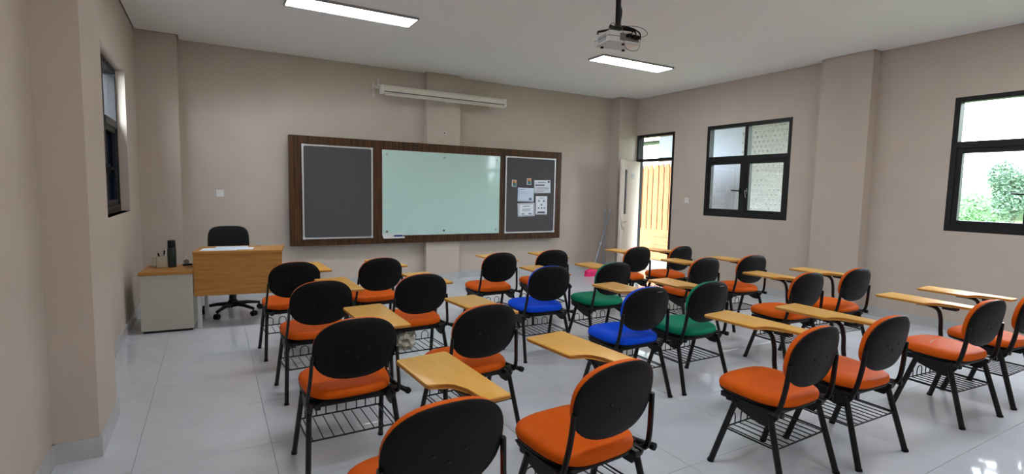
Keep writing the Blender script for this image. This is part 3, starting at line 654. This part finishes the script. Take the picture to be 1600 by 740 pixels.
bm = new(); box(bm, 9.0, 9.2, 6.78, 8.9, -.03, 2.755); box(bm, 8.75, 9.0, 6.4, 6.78, -.03, 2.755); tag(obj('rendered_wall', bm, 'render_grey'), 'pale grey rendered wall with a corner step outside the window by the door', 'wall')
pw = thing('perforated_screen', 'white concrete block screen with a studded pattern outside the window', 'screen wall', (8.55, 4.75, -.03))
bxo('screen_slab', 'screen_block', pw, 0, .12, 0, 1.62, 0, 2.785)
bm = new()
for i in range(19):
    for j in range(32):
        yy = .05+i*.0845+(.042 if j % 2 else 0); zz = .06+j*.0845
        p = [bm.verts.new((0, yy+dy*.03, zz+dz*.03)) for dy, dz in ((-1, 0), (0, -1), (1, 0), (0, 1))]; c = bm.verts.new((-.03, yy+.004, zz+.006))
        for q in range(4): bm.faces.new((p[q], p[(q+1) % 4], c))
o = obj('stud_relief', bm, 'screen_block', pw); o['kind'] = 'stuff'
cn = thing('canopy_roof', 'grey sheet canopy roof with a beam beyond the door transom', 'roof', (10.2, 9.0, 2.62))
bm = new(); v = [(0, 0, .12), (6, 0, .95), (6, 6, .95), (0, 6, .12)]; a = [bm.verts.new(q) for q in v]; b = [bm.verts.new((q[0], q[1], q[2]+.05)) for q in v]
bm.faces.new(list(reversed(a))); bm.faces.new(b)
for i in range(4): bm.faces.new((a[i], a[(i+1) % 4], b[(i+1) % 4], b[i]))
obj('roof_sheet', bm, 'canopy', cn)
for yy in (.6, 2.4, 4.2):
    bm = new(); tube(bm, [(.1, yy, .07), (5.9, yy, .88)], .06, 4); obj('rafter', bm, 'concrete', cn)
for xx, yy in ((.15, .6), (.15, 4.2), (5.7, .6), (5.7, 4.2)): bxo('post', 'concrete', cn, xx-.05, xx+.05, yy-.05, yy+.05, -5.6, .1+xx*.138)
bm = new(); box(bm, -4.0, -1.16, 9.0, 9.2, -3.0, 2.2); box(bm, -1.16, -.86, 9.0, 9.2, -3.0, 4.2); tag(obj('neighbour_wall', bm, 'darkwall'), 'dark slate wall outside the left window', 'wall')
bm = new(); box(bm, -7, XL-T-.01, -3, 8.95, -.25, -.06); tag(obj('bounce_path', bm, 'asphalt'), 'unseen asphalt path added outside the left window for neutral bounce', 'path')  # unseen strip, added to keep green ground bounce off the window reveal
# hillside and trees
bm = new(); nx, ny = 40, 50; gr = []
for i in range(nx+1):
    row = []
    for j in range(ny+1):
        xx = -30+i*3.2; yy = -50+j*2.6
        zz = -3.0+max(0, xx-12)*.18+(max(0, xx-14)*.012*max(-8, min(8, 11-yy)) if xx > 14 else 0)+(.35*math.sin(xx*.31+yy*.17)+.25*math.sin(yy*.43-xx*.11) if xx > 12 else 0)
        row.append(bm.verts.new((xx, yy, zz)))
    gr.append(row)
for i in range(nx):
    for j in range(ny): bm.faces.new((gr[i][j], gr[i+1][j], gr[i+1][j+1], gr[i][j+1]))
g = obj('hillside_ground', bm, 'ground', None, True); tag(g, 'grassy green ground rising to a slope outside', 'ground')
def crown_mesh(rx, rz, n, sd, mt_):
    rd = random.Random(sd); bm = new()
    blobs = [(Vector((rd.uniform(-1, 1)*rx*.6, rd.uniform(-1, 1)*rx*.6, rd.uniform(-.7, .8)*rz*.7)), rd.uniform(.35, .6)) for _ in range(11)]
    for _ in range(n):
        c, s = rd.choice(blobs); d = Vector((rd.gauss(0, 1), rd.gauss(0, 1), rd.gauss(0, 1))).normalized()*rd.uniform(.6, 1)
        p = c+Vector((d.x*rx*s, d.y*rx*s, d.z*rz*s)); u = Vector((rd.gauss(0, 1), rd.gauss(0, 1), rd.gauss(0, .6))).normalized(); v = u.orthogonal().normalized()
        L_ = rd.uniform(.06, .14); W_ = L_*.45
        bm.faces.new([bm.verts.new(q) for q in (p-u*L_, p+v*W_, p+u*L_, p-v*W_)])
    return obj('foliage', bm, mt_)
def tree(label, loc, proto, sc=1, rz=0):
    t = thing('tree', label, 'tree', loc, rz, 'trees on the slope outside'); t.scale = (sc, sc, sc)
    for o in proto: dupe(o, t)
protos = []
for rx, rz, hh, sd, mt_ in ((1.9, 1.5, 2.6, 1, 'leaf'), (2.3, 1.3, 2.2, 2, 'leaf'), (1.5, 2.0, 2.5, 3, 'leaf2')):
    cr = crown_mesh(rx, rz, 8000, sd, mt_); cr.location.z = hh
    bm = new(); tube(bm, smooth_path([(0, 0, -.3), (.05, .03, hh*.5), (-.05, 0, hh+.6)]), [.16]*6+[.1]*5, 8)
    for q in range(5): tube(bm, [(0, 0, hh*.55), (rx*.5*math.cos(q*1.3), rx*.5*math.sin(q*1.3), hh+rz*.25)], [.06, .025], 5)
    protos.append((cr, obj('trunk', bm, 'bark')))
rd = random.Random(5)
for x, y, k, s, lb in ((22, 3.2, 0, .5, 'small rounded green tree low on the slope beside a broad low tree'), (22.5, 7.3, 0, .42, 'rounded green tree on the slope in front of the tall dusky tree'),
                       (24.5, 13.0, 1, .5, 'broad low green tree on the slope nearest the white screen wall'), (26.8, 5.2, 1, .55, 'broad low green tree upslope behind the rounded trees'),
                       (27.5, 8.1, 2, .60, 'tall dusky green tree rising above the others outside'), (27.5, 13.6, 0, .5, 'rounded green tree far up the slope, behind a broad low tree'),
                       (25, -1.5, 1, .6, 'broad low green tree at the open end of the slope')):
    zz = -3.0+max(0, x-12)*.18+(x-14)*.012*max(-8, min(8, 11-y)); tree(lb, (x, y, zz), protos[k], s, rd.uniform(0, 6))
bm = new(); rd = random.Random(11)
for _ in range(20000):
    x = rd.uniform(30, 37); y = rd.uniform(-4, 24); hmp = .75+.3*math.sin(x*.9+1.3*math.sin(y*.7))*math.cos(y*.8)+.25*math.sin(y*2.1+x)
    zz = -3.0+(x-12)*.18+(x-14)*.012*max(-8, min(8, 11-y))+rd.uniform(.1, 1)*max(.4, hmp)
    u = Vector((rd.gauss(0, 1), rd.gauss(0, 1), rd.gauss(0, .6))).normalized(); v = u.orthogonal().normalized(); L_ = rd.uniform(.09, .18); p = Vector((x, y, zz))
    bm.faces.new([bm.verts.new(q) for q in (p-u*L_, p+v*L_*.5, p+u*L_, p-v*L_*.5)])
o = obj('shrub_cover', bm, 'leaf'); o['label'] = 'dense green scrub covering the slope outside'; o['category'] = 'shrubs'; o['kind'] = 'stuff'
for pr_ in protos:
    for o in pr_: bpy.data.objects.remove(o)
